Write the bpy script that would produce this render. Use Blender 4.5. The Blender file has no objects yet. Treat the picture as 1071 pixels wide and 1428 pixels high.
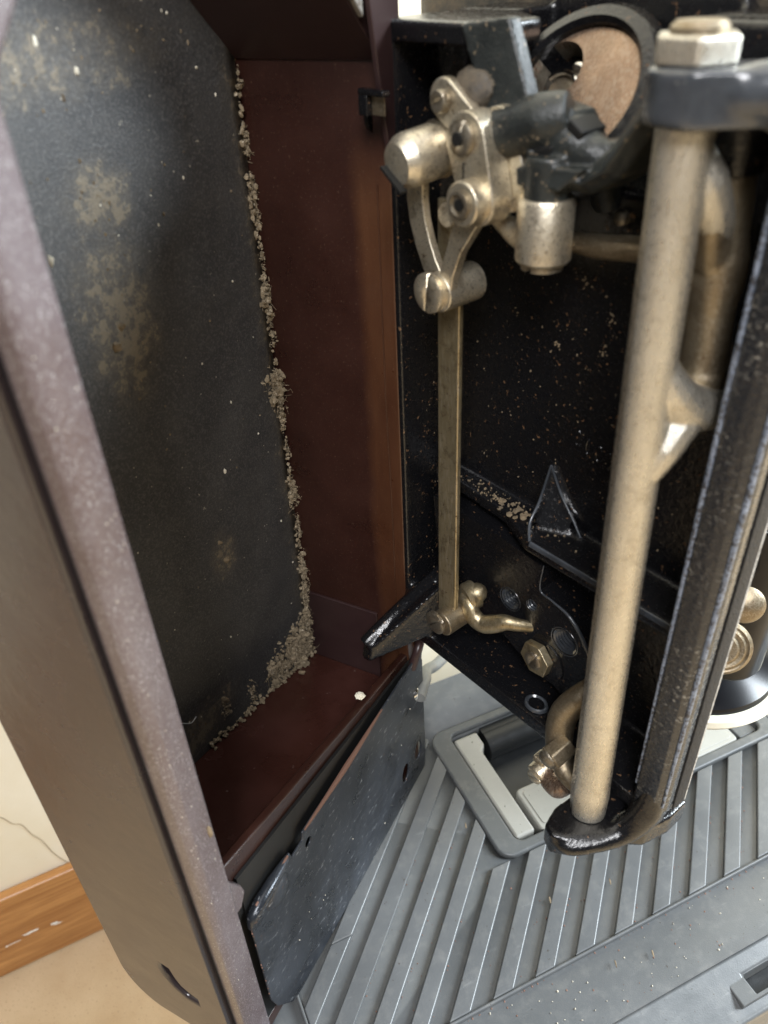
import bpy, bmesh, math, random
from mathutils import Vector, Matrix, noise
random.seed(7)
R = math.radians
scene = bpy.context.scene
COL = scene.collection

# ------------------------------------------------------------------ camera
cd = bpy.data.cameras.new('camera'); cam = bpy.data.objects.new('camera', cd); COL.objects.link(cam)
cd.sensor_fit = 'HORIZONTAL'; cd.sensor_width = 36.0; cd.lens = 36.0 * 1100.0 / 1071.0
cd.clip_start = 0.01; cd.clip_end = 50
cam.matrix_world = Matrix(((0.99862865, 0.05235275, 0.0, 0.0),
                           (-0.03058577, 0.58342352, -0.81159196, 0.0),
                           (-0.04248907, 0.81047899, 0.58422469, 0.53),
                           (0, 0, 0, 1)))
cd.dof.use_dof = True; cd.dof.focus_distance = 0.47; cd.dof.aperture_fstop = 11.0
scene.camera = cam

# ------------------------------------------------------------------ light: an ordinary room with a window
world = bpy.data.worlds.new('World'); scene.world = world; world.use_nodes = True
bg = world.node_tree.nodes['Background']; bg.inputs[0].default_value = (0.95, 0.97, 1.0, 1); bg.inputs[1].default_value = 0.085

def az(a, r=1.0): return Vector((math.sin(R(a)) * r, math.cos(R(a)) * r, 0))
def area(name, pos, target, sx, sy, power, col):
    l = bpy.data.lights.new(name, 'AREA'); l.shape = 'RECTANGLE'; l.size = sx; l.size_y = sy; l.energy = power; l.color = col
    o = bpy.data.objects.new(name, l); COL.objects.link(o); o.location = pos
    o.rotation_euler = (Vector(target) - Vector(pos)).to_track_quat('-Z', 'Y').to_euler(); return o
area('window_light', az(78, 1.9) + Vector((0, 0, 1.15)), (0, .33, .2), 0.7, 0.9, 100, (0.84, 0.93, 1.0))
area('second_window_light', az(186, 1.35) + Vector((0, 0, 1.95)), (0, .33, .2), 0.7, 0.8, 46, (0.98, 0.98, 1.0))
area('ceiling_bounce_fill', (.2, .1, 2.3), (.1, .3, 0), 1.2, 1.2, 8, (1.0, 0.97, 0.93))  # added overhead softbox standing for bounce off the ceiling
scene.view_settings.view_transform = 'Standard'; scene.view_settings.look = 'None'
scene.view_settings.exposure = 0.48; scene.view_settings.gamma = 1.0

# ------------------------------------------------------------------ materials
MATS = {}
class NT:
    def __init__(s, name):
        m = bpy.data.materials.new(name); m.use_nodes = True; s.m = m; s.t = m.node_tree
        s.b = s.t.nodes['Principled BSDF']; s.tc = s.n('ShaderNodeTexCoord'); MATS[name] = m
    def n(s, ty, **kw):
        o = s.t.nodes.new(ty)
        for k, v in kw.items(): setattr(o, k, v)
        return o
    def l(s, a, b): s.t.links.new(a, b)
    def noise(s, scale, detail=6, rough=.6, stretch=None, dist=0.0, off=0.0):
        t = s.n('ShaderNodeTexNoise'); t.inputs['Scale'].default_value = scale; t.inputs['Detail'].default_value = detail
        t.inputs['Roughness'].default_value = rough; t.inputs['Distortion'].default_value = dist
        mp = s.n('ShaderNodeMapping'); s.l(s.tc.outputs['Object'], mp.inputs[0])
        mp.inputs['Location'].default_value = (off, off * .7, off * 1.3)
        if stretch: mp.inputs['Scale'].default_value = stretch
        s.l(mp.outputs[0], t.inputs['Vector']); return t.outputs['Fac']
    def ramp(s, f, lo, hi):
        r = s.n('ShaderNodeMapRange'); r.inputs[1].default_value = lo; r.inputs[2].default_value = hi; s.l(f, r.inputs[0]); return r.outputs[0]
    def mix(s, fac, a, b):
        m = s.n('ShaderNodeMix', data_type='RGBA')
        for i, v in ((0, fac), (6, a), (7, b)):
            if hasattr(v, 'links') : s.l(v, m.inputs[i])
            elif i == 0: m.inputs[0].default_value = v
            else: m.inputs[i].default_value = (*v, 1)
        return m.outputs[2]
    def math(s, op, a, b=None):
        m = s.n('ShaderNodeMath', operation=op)
        for i, v in ((0, a), (1, b)):
            if v is None: continue
            if hasattr(v, 'links'): s.l(v, m.inputs[i])
            else: m.inputs[i].default_value = v
        return m.outputs[0]
    def lerp(s, f, a, b):
        r = s.n('ShaderNodeMapRange'); r.inputs[3].default_value = a; r.inputs[4].default_value = b; s.l(f, r.inputs[0]); return r.outputs[0]
    def set(s, key, v):
        if hasattr(v, 'links'): s.l(v, s.b.inputs[key])
        elif isinstance(v, tuple): s.b.inputs[key].default_value = (*v, 1)
        else: s.b.inputs[key].default_value = v
    def bump(s, f, strength, dist=.001):
        b = s.n('ShaderNodeBump'); b.inputs['Strength'].default_value = strength; b.inputs['Distance'].default_value = dist
        s.l(f, b.inputs['Height']); s.l(b.outputs[0], s.b.inputs['Normal'])

def m_japan(name='black_enamel', dust=.62, base=(.006, .006, .007)):
    s = NT(name)
    big = s.noise(28, 4); fine = s.noise(520, 4, .7); speck = s.noise(330, 3, .6, off=3)
    d = s.math('MULTIPLY', s.ramp(big, .50, .75), s.ramp(fine, dust - .06, dust + .10))
    sp = s.ramp(speck, .655, .69)
    c = s.mix(s.math('MULTIPLY', d, .18), base, (.075, .052, .034)); c = s.mix(s.math('MULTIPLY', sp, .75), c, (.17, .095, .05))
    s.set('Base Color', c); s.set('Roughness', s.lerp(s.math('MAXIMUM', d, s.ramp(fine, .45, .85)), .13, .5)); s.set('Specular IOR Level', .6)
    s.bump(s.noise(300, 5, .65), .22, .002)
    return s.m
def m_enamel_worn():
    s = NT('worn_black_enamel')
    big = s.noise(22, 3); fine = s.noise(900, 3, .7, stretch=(1, 1, .5)); sc = s.noise(420, 5, .7)
    d = s.math('MULTIPLY', s.ramp(big, .42, .6), s.ramp(sc, .56, .66))
    c = s.mix(s.math('MULTIPLY', d, .8), (.013, .015, .019), (.36, .34, .29))
    c = s.mix(s.ramp(fine, .74, .8), c, (.35, .32, .27))
    s.set('Base Color', c); s.set('Roughness', s.lerp(s.ramp(sc, .4, .75), .16, .45)); s.set('Specular IOR Level', .7); s.bump(s.noise(330, 4, .6), .3, .002)
    return s.m
def m_dusty():
    s = NT('dusty_black_enamel')
    big = s.noise(40, 5, .65); fine = s.noise(600, 4, .7)
    d = s.ramp(s.math('ADD', s.math('MULTIPLY', big, .75), s.math('MULTIPLY', fine, .3)), .42, .68)
    c = s.mix(d, (.012, .012, .012), (.135, .105, .07)); s.set('Base Color', c); s.set('Roughness', s.lerp(d, .35, .9)); s.bump(fine, .3, .001); return s.m
def m_nickel(name='tarnished_nickel',  a=(.76, .69, .55), b=(.54, .46, .33), rough=.31, st=None, metal=.86, gr=.6, bs=620, spots=1.0, bst=.22):
    s = NT(name)
    big = s.noise(60, 5, .65, stretch=st); fine = s.noise(900, 3, .7, stretch=st); sp = s.noise(420, 3, .7, off=5)
    c = s.mix(s.ramp(big, .35, .7), a, b); grime = s.noise(140, 6, .75, off=8); c = s.mix(s.math('MULTIPLY', s.ramp(grime, .52, .66), gr), c, (.16, .115, .065)); c = s.mix(s.math('MULTIPLY', s.ramp(sp, .64, .70), spots), c, (.14, .085, .045))
    c = s.mix(s.math('MULTIPLY', s.ramp(fine, .5, .75), .35), c, (.75, .70, .60))
    s.set('Base Color', c); s.set('Metallic', metal); s.set('Roughness', s.lerp(s.ramp(fine, .3, .8), rough - .08, rough + .16))
    s.bump(s.noise(bs, 5, .7), bst, .0016); return s.m
def m_board():
    s = NT('dirty_black_board')
    fib = s.noise(900, 3, .7); big = s.noise(26, 6, .7, dist=.3); sp = s.noise(330, 2, .6, off=9); mid = s.noise(150, 5, .75)
    # old dirt stains with places of their own on the board (object space: a, b, z)
    sep = s.n('ShaderNodeSeparateXYZ'); s.l(s.tc.outputs['Object'], sep.inputs[0])
    def blob(a, z, ra, rz):
        u = s.math('DIVIDE', s.math('SUBTRACT', sep.outputs[0], a), ra); v = s.math('DIVIDE', s.math('SUBTRACT', sep.outputs[2], z), rz)
        q = s.math('ADD', s.math('MULTIPLY', u, u), s.math('MULTIPLY', v, v)); return s.ramp(q, 1.0, 0.0)
    bl = s.math('MAXIMUM', blob(-.106, .405, .030, .050), s.math('MAXIMUM', s.math('MULTIPLY', blob(-.115, .502, .085, .018), .75), s.math('MAXIMUM', blob(-.102, .452, .022, .02), s.math('MAXIMUM', blob(-.074, .252, .014, .02), blob(-.125, .155, .05, .02)))))
    br = s.noise(230, 8, .8, off=11, stretch=(1, 1, .6), dist=.6); wisp = s.noise(70, 6, .7, dist=1.5, off=2)
    edge = s.math('MULTIPLY', s.ramp(sep.outputs[0], -.020, -.001), s.ramp(sep.outputs[2], .52, .48))
    bl = s.math('MAXIMUM', bl, s.math('MULTIPLY', edge, .9))
    f_ = s.math('ADD', s.math('MULTIPLY', mid, .42), s.math('ADD', s.math('MULTIPLY', br, .28), s.math('MULTIPLY', wisp, .34)))
    soft = s.math('MULTIPLY', s.math('MULTIPLY', s.ramp(s.math('ADD', f_, s.math('MULTIPLY', bl, .10)), .48, .70), bl), .55)
    hard = s.math('MULTIPLY', s.ramp(s.math('ADD', f_, s.math('MULTIPLY', bl, .14)), .625, .655), s.math('MINIMUM', s.math('MULTIPLY', bl, 2.0), .68))
    d = s.math('MAXIMUM', soft, hard)
    c = s.mix(s.ramp(big, .3, .75), (.026, .026, .028), (.060, .058, .056)); c = s.mix(s.math('MULTIPLY', s.ramp(fib, .48, .70), .7), c, (.135, .13, .125))
    c = s.mix(d, c, (.21, .17, .115)); c = s.mix(s.ramp(sp, .725, .75), c, (.36, .33, .27))
    s.set('Base Color', c); s.set('Roughness', .62); s.bump(s.math('ADD', fib, s.math('MULTIPLY', mid, 1.5)), .35, .0012); return s.m
def m_paint(name, c1, c2, rough, scale=40, speck=None, bump=.1, coat=0, dustc=(.3, .25, .2), da=.70, stretch=None, spec=.5, dent=0):
    s = NT(name); big = s.noise(scale, 5, .6, stretch=stretch); fine = s.noise(700, 3, .6, stretch=stretch)
    c = s.mix(s.ramp(big, .35, .7), c1, c2)
    if speck: c = s.mix(s.ramp(s.noise(speck, 3, .6, off=4), da, da + .05), c, dustc)
    s.set('Base Color', c); s.set('Roughness', s.lerp(s.ramp(big, .3, .8), rough - .06, rough + .1)); s.set('Coat Weight', coat); s.set('Coat Roughness', .2); s.set('Specular IOR Level', spec)
    s.bump(s.math('ADD', s.math('MULTIPLY', fine, 1.0), s.math('MULTIPLY', s.noise(22, 3, .5, off=12), dent)) if dent else fine, bump, .001); return s.m
def m_backwall():
    s = NT('maroon_varnish_lit_band'); sep = s.n('ShaderNodeSeparateXYZ'); s.l(s.tc.outputs['Object'], sep.inputs[0])
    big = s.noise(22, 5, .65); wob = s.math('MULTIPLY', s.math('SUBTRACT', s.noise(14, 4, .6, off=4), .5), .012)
    band = s.math('MULTIPLY', s.ramp(s.math('ADD', sep.outputs[1], wob), .0235, .0170), s.ramp(sep.outputs[2], .462, .430))  # band puts reflected light near the edge into the colour
    fine = s.ramp(s.noise(700, 3, .7, off=6), .62, .70)
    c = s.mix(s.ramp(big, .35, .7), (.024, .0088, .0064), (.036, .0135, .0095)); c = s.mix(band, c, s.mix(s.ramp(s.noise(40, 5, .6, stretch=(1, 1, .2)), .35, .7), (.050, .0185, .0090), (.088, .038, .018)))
    c = s.mix(s.math('MULTIPLY', fine, .5), c, (.14, .09, .06)); s.set('Base Color', c); s.set('Roughness', s.lerp(s.ramp(big, .3, .7), .24, .40)); s.bump(s.noise(500, 3, .6), .08, .001); return s.m
def m_rim():
    s = NT('worn_maroon_rim'); fl = s.noise(1500, 4, .85, stretch=(1, 1, .45)); big = s.noise(18, 4); sp = s.noise(1900, 2, .5, off=7)
    c = s.mix(s.ramp(big, .35, .65), (.066, .041, .042), (.108, .083, .088)); c = s.mix(s.math('MULTIPLY', s.ramp(fl, .57, .66), s.ramp(s.noise(35, 4, .6, off=3), .2, .55)), c, (.42, .40, .40)); c = s.mix(s.ramp(sp, .69, .73), c, (.72, .70, .67))
    s.set('Base Color', c); s.set('Roughness', s.lerp(fl, .28, .5)); s.set('Coat Weight', .8); s.set('Coat Roughness', .25); s.bump(fl, .4, .0012); return s.m
def m_steel():
    s = NT('blued_steel'); big = s.noise(30, 6, .65, dist=.4); scr = s.noise(500, 3, .7, stretch=(.35, 1, 1)); fine = s.noise(900, 2, .6)
    c = s.mix(s.ramp(big, .32, .68), (.012, .014, .018), (.060, .067, .080)); c = s.mix(s.ramp(scr, .62, .74), c, (.38, .39, .41)); c = s.mix(s.ramp(s.noise(180, 3, .6, off=2), .68, .74), c, (.12, .07, .05))
    s.set('Base Color', c); s.set('Metallic', .4); s.set('Roughness', s.lerp(s.ramp(big, .3, .7), .22, .42)); s.bump(fine, .1, .0006); return s.m
def m_plastic(name, c1, c2, rough, dirt=.35):
    s = NT(name); big = s.noise(16, 6, .65); fine = s.noise(1200, 2, .6); sm = s.noise(90, 5, .7)
    c = s.mix(s.ramp(big, .3, .7), c1, c2); c = s.mix(s.math('MULTIPLY', s.ramp(sm, .5, .75), dirt), c, (.30, .285, .25)); c = s.mix(s.math('MULTIPLY', s.ramp(s.noise(260, 4, .7, stretch=(.2, 1, 1), off=15), .62, .74), dirt), c, (.34, .34, .33)); c = s.mix(s.ramp(s.noise(420, 2, .5, off=6), .725, .75), c, (.05, .042, .035))
    s.set('Base Color', c); s.set('Roughness', s.lerp(s.ramp(sm, .3, .7), rough - .07, rough + .1)); s.bump(s.math('ADD', fine, s.math('MULTIPLY', sm, .6)), .16, .0006); return s.m
def m_oak():
    s = NT('oak'); g = s.noise(60, 6, .7, stretch=(.09, 1, 1.3), dist=1.6); f = s.noise(400, 3, .7, stretch=(.04, 1, 1))
    c = s.mix(s.ramp(g, .3, .7), (.25, .095, .024), (.56, .29, .10)); c = s.mix(s.math('MULTIPLY', s.ramp(f, .5, .7), .5), c, (.24, .09, .025))
    s.set('Base Color', c); s.set('Roughness', .35); s.bump(f, .1, .001); return s.m
def m_plain(name, c, rough, metal=0): s = NT(name); s.set('Base Color', c); s.set('Roughness', rough); s.set('Metallic', metal); return s.m

JAPAN = m_japan(); WORN = m_enamel_worn(); DUSTY = m_dusty()
NICKEL = m_nickel(); BAR = m_nickel('brass_plated_steel', (.50, .42, .27), (.36, .29, .17), .34, (1, 1, .12)); SHAFT = m_nickel('aged_nickel_casting', (.70, .665, .58), (.56, .515, .43), .29, (1, 1, .35), .82, .3, 1100, .3, .3)
DULL = m_nickel('dull_brown_metal', (.34, .28, .19), (.22, .17, .11), .4); SCREW = m_nickel('screw_steel', (.36, .32, .25), (.22, .18, .13), .34)
COPPER = m_nickel('coppery_plate', (.33, .225, .155), (.19, .125, .088), .28, (1, 1, .15), .7, .2, 700, .1, .1); CHROME = m_plain('polished_steel', (.75, .74, .72), .14, 1)
GREYCAST = m_paint('grey_green_worn_enamel', (.011, .013, .013), (.030, .034, .032), .36, 60, 420, .4, dustc=(.22, .17, .11), da=.64)
MATTE = m_paint('matte_black_casting', (.010, .010, .011), (.022, .021, .021), .55, 220, 500, .9, dustc=(.07, .06, .05), da=.66, spec=.25)
GLOSS = m_plain('gloss_black', (.005, .005, .006), .22); GLOSS.node_tree.nodes['Principled BSDF'].inputs['Specular IOR Level'].default_value = .25
BARE = m_paint('bare_steel_edge', (.42, .41, .38), (.62, .60, .56), .4, 300, 600, .4, dustc=(.1, .09, .08), da=.55)
BLUE_GLINT = m_paint('painted_blue_glint', (.10, .12, .16), (.24, .28, .35), .3, 160, 700, .4, dustc=(.03, .03, .035), da=.52)  # blue edge highlights put into the colour
SHEEN_TINT = m_paint('sheen_tinted_black_enamel', (.012, .014, .017), (.070, .078, .090), .20, 30, 420, .15, dustc=(.20, .19, .17), da=.68, coat=.5)  # pale bluish tone paints window reflection and edge highlights
BOARD = m_board(); RIM = m_rim(); STEEL = m_steel()
MAROON = m_paint('maroon_paint', (.024, .0088, .0062), (.038, .0140, .0095), .30, 30, 300, .08, dustc=(.13, .08, .05), da=.71)
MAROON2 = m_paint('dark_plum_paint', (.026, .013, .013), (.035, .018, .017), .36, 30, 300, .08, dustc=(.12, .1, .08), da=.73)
ORANGE = m_paint('worn_red_brown_paint', (.042, .0155, .0075), (.066, .026, .0125), .36, 50, 420, .12, dustc=(.24, .14, .06), da=.70)
FLOORP = m_paint('red_brown_floor_paint', (.036, .0120, .0085), (.060, .023, .018), .22, 22, 260, .06, dustc=(.13, .09, .08), da=.70)
EXT = m_paint('grey_brown_case_paint', (.024, .0175, .0185), (.038, .0290, .0300), .24, 14, 1100, .16, coat=.25, spec=.5, dustc=(.10, .085, .08), da=.73, dent=9)
EDGE = m_paint('worn_bare_edge', (.16, .145, .125), (.24, .22, .19), .5, 80, 300, .2, dustc=(.1, .08, .06), da=.6)
PLAS = m_plastic('grey_plastic', (.082, .086, .088), (.104, .108, .110), .36, .15); TRAY = m_plastic('dark_grey_plastic', (.062, .066, .068), (.082, .087, .088), .42, .2)
DARKP = m_plastic('black_plastic', (.006, .0065, .007), (.011, .0115, .012), .40, .0); LATCH = m_plastic('light_grey_plastic', (.25, .247, .222), (.30, .296, .268), .42)
OAK = m_oak(); WALL = m_paint('cream_plaster', (.74, .66, .49), (.80, .74, .60), .7, 9, 200, .15, dustc=(.5, .42, .3), da=.72)
CARPET = m_paint('tan_floor', (.46, .33, .19), (.56, .43, .27), .8, 12, 500, .5, dustc=(.35, .25, .15), da=.62)
LINT = m_paint('lint', (.17, .13, .08), (.32, .255, .17), .95, 160, 500, .6, dustc=(.45, .38, .28), da=.6); FLECK = m_plain('pale_fleck', (.62, .57, .46), .8); CHIP = m_paint('wood_chip', (.12, .092, .06), (.27, .20, .12), .9, 130)
FOAM_RIM_SHEEN = m_plain('cream_foam_rim_sheen', (.72, .68, .55), .8); CORD = m_paint('grey_cord', (.14, .145, .14), (.19, .195, .19), .4, 60, 400, .05); THREAD = m_plain('pale_thread', (.5, .5, .5), .7); RUST = m_plain('rusty_edge', (.16, .085, .06), .7); VOID = m_plain('recess_shade_black', (.004, .004, .004), .6)  # black paints shade in gaps and holes; cream also paints the wheel rim's reflection
WHITEP = m_plain('flaked_white_paint', (.75, .72, .66), .6); CRACK = m_plain('crack_filler', (.42, .34, .23), .9)

# ------------------------------------------------------------------ mesh helpers
def V(*a): return Vector(a)
def basis(ax):
    ax = Vector(ax).normalized(); u = ax.orthogonal().normalized(); return u, ax.cross(u).normalized(), ax
ICO = {}
def ico(sub):
    if sub not in ICO:
        b = bmesh.new(); bmesh.ops.create_icosphere(b, subdivisions=sub, radius=1); b.verts.ensure_lookup_table()
        ICO[sub] = ([v.co.copy() for v in b.verts], [[v.index for v in f.verts] for f in b.faces]); b.free()
    return ICO[sub]
class MB:
    def __init__(s): s.bm = bmesh.new(); s.rv = []; s.rf = []
    def loops(s, rings, cap=True, closed=True):
        bm = s.bm; vs = [[bm.verts.new(p) for p in r] for r in rings]
        for A, B in zip(vs, vs[1:]):
            n = len(A)
            for i in range(n if closed else n - 1):
                j = (i + 1) % n; bm.faces.new((A[i], A[j], B[j], B[i]))
        if cap:
            bm.faces.new(vs[0][::-1]); bm.faces.new(vs[-1])
        return s
    def box(s, x0, x1, y0, y1, z0, z1): return s.prism([(x0, y0), (x1, y0), (x1, y1), (x0, y1)], z0, z1, 'z')
    def prism(s, pts, lo, hi, axis):
        f = {'z': lambda p, t: (p[0], p[1], t), 'y': lambda p, t: (p[0], t, p[1]), 'x': lambda p, t: (t, p[0], p[1])}[axis]
        return s.loops([[f(p, lo) for p in pts], [f(p, hi) for p in pts]])
    def hull(s, lo, hi): return s.loops([lo, hi])
    def cyl(s, p0, p1, r0, r1=None, n=28, ph=0):
        r1 = r0 if r1 is None else r1; p0, p1 = Vector(p0), Vector(p1); u, v, w = basis(p1 - p0)
        if abs(w.z) < .5: u = V(0, 0, 1); u = (u - w * u.dot(w)).normalized(); v = w.cross(u)
        return s.loops([[p + (u * math.cos(ph + 2 * math.pi * i / n) + v * math.sin(ph + 2 * math.pi * i / n)) * r for i in range(n)] for p, r in ((p0, r0), (p1, r1))])
    def lathe(s, prof, o, ax, n=40):   # prof: (radius, height)
        u, v, w = basis(ax); o = Vector(o)
        return s.loops([[o + w * h + (u * math.cos(2 * math.pi * i / n) + v * math.sin(2 * math.pi * i / n)) * max(r, 1e-5) for i in range(n)] for r, h in prof])
    def tube(s, pts, rad, n=14, sub=6, flat=1.0, fax=None):
        P = [Vector(p) for p in pts]; rr = rad if isinstance(rad, (list, tuple)) else [rad] * len(P)
        Q, q = [], []
        for i in range(len(P) - 1):
            a, b, c, d = P[max(i - 1, 0)], P[i], P[i + 1], P[min(i + 2, len(P) - 1)]
            for k in range(sub):
                t = k / sub
                Q.append(.5 * ((2 * b) + (c - a) * t + (2 * a - 5 * b + 4 * c - d) * t * t + (3 * b - a - 3 * c + d) * t ** 3)); q.append(rr[i] + (rr[i + 1] - rr[i]) * t)
        Q.append(P[-1]); q.append(rr[-1]); rings = []; ref = Vector(fax) if fax else (Q[1] - Q[0]).orthogonal()
        for i, p in enumerate(Q):
            tg = (Q[min(i + 1, len(Q) - 1)] - Q[max(i - 1, 0)]).normalized(); u = (ref - tg * ref.dot(tg)).normalized(); v = tg.cross(u)
            if not fax: ref = u
            rings.append([p + (u * math.cos(2 * math.pi * k / n) * flat + v * math.sin(2 * math.pi * k / n)) * q[i] for k in range(n)])
        return s.loops(rings)
    def capsule(s, stations, y0, y1, n=14):   # outline in (x,z): hull of circles along a line, extruded along y
        (x0, z0, r0), (x1, z1, r1) = stations; a = math.atan2(z1 - z0, x1 - x0); L = math.hypot(x1 - x0, z1 - z0); b = math.acos(max(-1, min(1, (r0 - r1) / L)))
        pts = [(x0 + r0 * math.cos(a + b + (2 * math.pi - 2 * b) * i / n), z0 + r0 * math.sin(a + b + (2 * math.pi - 2 * b) * i / n)) for i in range(n + 1)]
        pts += [(x1 + r1 * math.cos(a - b + 2 * b * i / n), z1 + r1 * math.sin(a - b + 2 * b * i / n)) for i in range(n + 1)]
        return s.prism(pts, y0, y1, 'y')
    def ball(s, c, r, sc=(1, 1, 1), sub=2, rough=0, seed=0):
        vs, fs = ico(sub); n0 = len(s.rv); o = V(seed, seed * .37, 0); o2 = V(seed, 3, 1)
        for co in vs:
            k = 1 + (rough * (noise.noise(co * 2.1 + o) + .6 * noise.noise(co * 5 + o2)) if rough else 0)
            s.rv.append((c[0] + co.x * r * sc[0] * k, c[1] + co.y * r * sc[1] * k, c[2] + co.z * r * sc[2] * k))
        s.rf += [[n0 + q for q in f] for f in fs]
        return s
def obj(name, mb, mat, parent=None, bevel=0, seg=2, remesh=0, smooth=4, ang=38, **props):
    bm = mb.bm; bmesh.ops.recalc_face_normals(bm, faces=bm.faces)
    if mb.rv:
        tmp = bpy.data.meshes.new('tmp'); tmp.from_pydata(mb.rv, [], mb.rf); bm.from_mesh(tmp); bpy.data.meshes.remove(tmp)
    me = bpy.data.meshes.new(name); bm.to_mesh(me); bm.free()
    me.materials.append(mat); me.shade_smooth()
    if not remesh:
        me.set_sharp_from_angle(angle=R(ang))
    o = bpy.data.objects.new(name, me); COL.objects.link(o)
    if parent: o.parent = parent
    if remesh:
        r = o.modifiers.new('remesh', 'REMESH'); r.mode = 'VOXEL'; r.voxel_size = remesh; r.use_smooth_shade = True
        k = o.modifiers.new('smooth', 'SMOOTH'); k.factor = .5; k.iterations = smooth
    if bevel:
        b = o.modifiers.new('bevel', 'BEVEL'); b.width = bevel; b.segments = seg; b.limit_method = 'ANGLE'; b.angle_limit = R(30); b.harden_normals = False
        me.shade_smooth(); me.set_sharp_from_angle(angle=R(180))
        w = o.modifiers.new('weighted', 'WEIGHTED_NORMAL'); w.keep_sharp = True
    for k2, v in props.items(): o[k2] = v
    return o
def cut(o, cutters):          # carve holes for good; the cutters do not stay in the scene
    for mb in cutters:
        c = obj('cutter', mb, VOID, o.parent); m = o.modifiers.new('cut', 'BOOLEAN'); m.operation = 'DIFFERENCE'; m.object = c; m.solver = 'EXACT'
        bpy.context.view_layer.update(); dg = bpy.context.evaluated_depsgraph_get()
        others = [x for x in o.modifiers if x != m]; vis = [x.show_viewport for x in others]
        for x in others: x.show_viewport = False
        bpy.context.view_layer.update(); dg = bpy.context.evaluated_depsgraph_get()
        me = bpy.data.meshes.new_from_object(o.evaluated_get(dg)); o.modifiers.remove(m); o.data = me
        for x, v in zip(others, vis): x.show_viewport = v
        bpy.data.objects.remove(c)
def empty(name, loc, rotz, label, cat, group=None):
    o = bpy.data.objects.new(name, None); COL.objects.link(o); o.location = loc; o.rotation_euler = (0, 0, rotz); o.empty_display_size = .02
    o['label'] = label; o['category'] = cat
    if group: o['group'] = group
    return o

# ------------------------------------------------------------------ the setting: floor, wall, skirting board
FZ = -0.30
mb = MB(); mb.box(-3, 3, -2.5, 3, FZ - .02, FZ); obj('floor', mb, CARPET, kind='structure')
WN = az(65 - 90); WP = WN * .5202; wrot = math.atan2(az(65).y, az(65).x)
def on_wall(name, mb, mat, **k):
    o = obj(name, mb, mat, **k); o.location = (WP.x, WP.y, 0); o.rotation_euler = (0, 0, wrot); return o
mb = MB(); mb.box(-2.5, 2.5, .012, .03, FZ, 2.2); on_wall('wall', mb, WALL, kind='structure')
bb = on_wall('baseboard', MB().box(-2.5, 2.5, 0, .0115, FZ + .001, FZ + .118), OAK, kind='structure', bevel=.003)
mb = MB(); mb.tube([(-.18, .0118, -.05), (-.156, .0118, -.078), (-.144, .0118, -.0850), (-.138, .0118, -.099), (-.1317, .0118, -.106), (-.128, .0118, -.124), (-.123, .0118, -.138), (-.1195, .0118, -.160), (-.1135, .0118, -.180), (-.10, .0118, -.21)], .0006, n=6); ck = obj('wall_crack', mb, CRACK, None); ck.parent = bpy.data.objects['wall']
for i in range(6):
    x = -.200 + i * .0125 + random.uniform(-.009, .009); zz = FZ + .050 + random.uniform(-.003, .006) + (.006 if i > 5 else 0)
    mb = MB(); mb.ball((x, -.0001, zz), random.uniform(.0006, .0026), (random.uniform(.8, 4.0), .12, random.uniform(.3, 1.1)), 2, .9, i); o = obj('paint_flake', mb, WHITEP); o.parent = bb

# ------------------------------------------------------------------ the grey plastic tool box
TB = empty('tool_box', (0, 0, 0), R(90 - 67.5), 'grey plastic tool box with diagonal ribs and a recessed handle tray on its lid', 'tool box')
U0, U1, W0, W1 = -.030, .56, .139, .425
TU0, TU1, TW0, TW1 = .1985, .428, .262, .3655       # tray opening
def rr(x0, x1, y0, y1, r, n=6):
    P = []
    for cx, cy, a in ((x1 - r, y0 + r, -90), (x1 - r, y1 - r, 0), (x0 + r, y1 - r, 90), (x0 + r, y0 + r, 180)):
        P += [(cx + r * math.cos(R(a + 90 * i / n)), cy + r * math.sin(R(a + 90 * i / n))) for i in range(n + 1)]
    return P
lid = obj('lid', MB().prism(rr(U0, U1, W0, W1, .012), -.014, 0, 'z'), PLAS, TB)
cut(lid, [MB().prism(rr(TU0 - .001, TU1 + .001, TW0 - .001, TW1 + .001, .006), -.05, .05, 'z')])
# the sloping front edge with its lip and latch pocket
mb = MB(); mb.loops([[(U0, .1395, -.002), (U0, .112, -.012), (U0, .108, -.012), (U0, .108, -.020), (U0, .1395, -.020)], [(U1, .1395, -.002), (U1, .112, -.012), (U1, .108, -.012), (U1, .108, -.020), (U1, .1395, -.020)]])
fe = obj('front_edge', mb, PLAS, TB, bevel=.002, seg=3)
cut(fe, [MB().box(.281, .345, .1165, .1285, -.05, .05)])
obj('pocket_floor', MB().box(.279, .347, .112, .13, -.034, -.024), DARKP, TB)
obj('latch_step', MB().prism([(.268, .1145), (.40, .1145), (.40, .134), (.268, .134)], -.019, -.0065, 'z'), PLAS, TB, bevel=.0015)
cut(bpy.data.objects['latch_step'], [MB().box(.281, .345, .1165, .1285, -.05, .05)])
obj('box_body', MB().prism(rr(U0 + .012, U1 - .012, W0 - .012, W1 - .012, .02), FZ + .001, -.0310, 'z'), PLAS, TB, bevel=.003)
obj('rib_border', MB().prism([(.0225, .1775), (U1 - .03, .1775), (U1 - .03, .1795), (.0225, .1795)], -.001, .0036, 'z'), PLAS, TB, bevel=.0008)
obj('rib_border', MB().prism([(.0205, .1775), (.0225, .1775), (.0225, .40), (.0205, .40)], -.001, .0036, 'z'), PLAS, TB, bevel=.0008)
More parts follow.
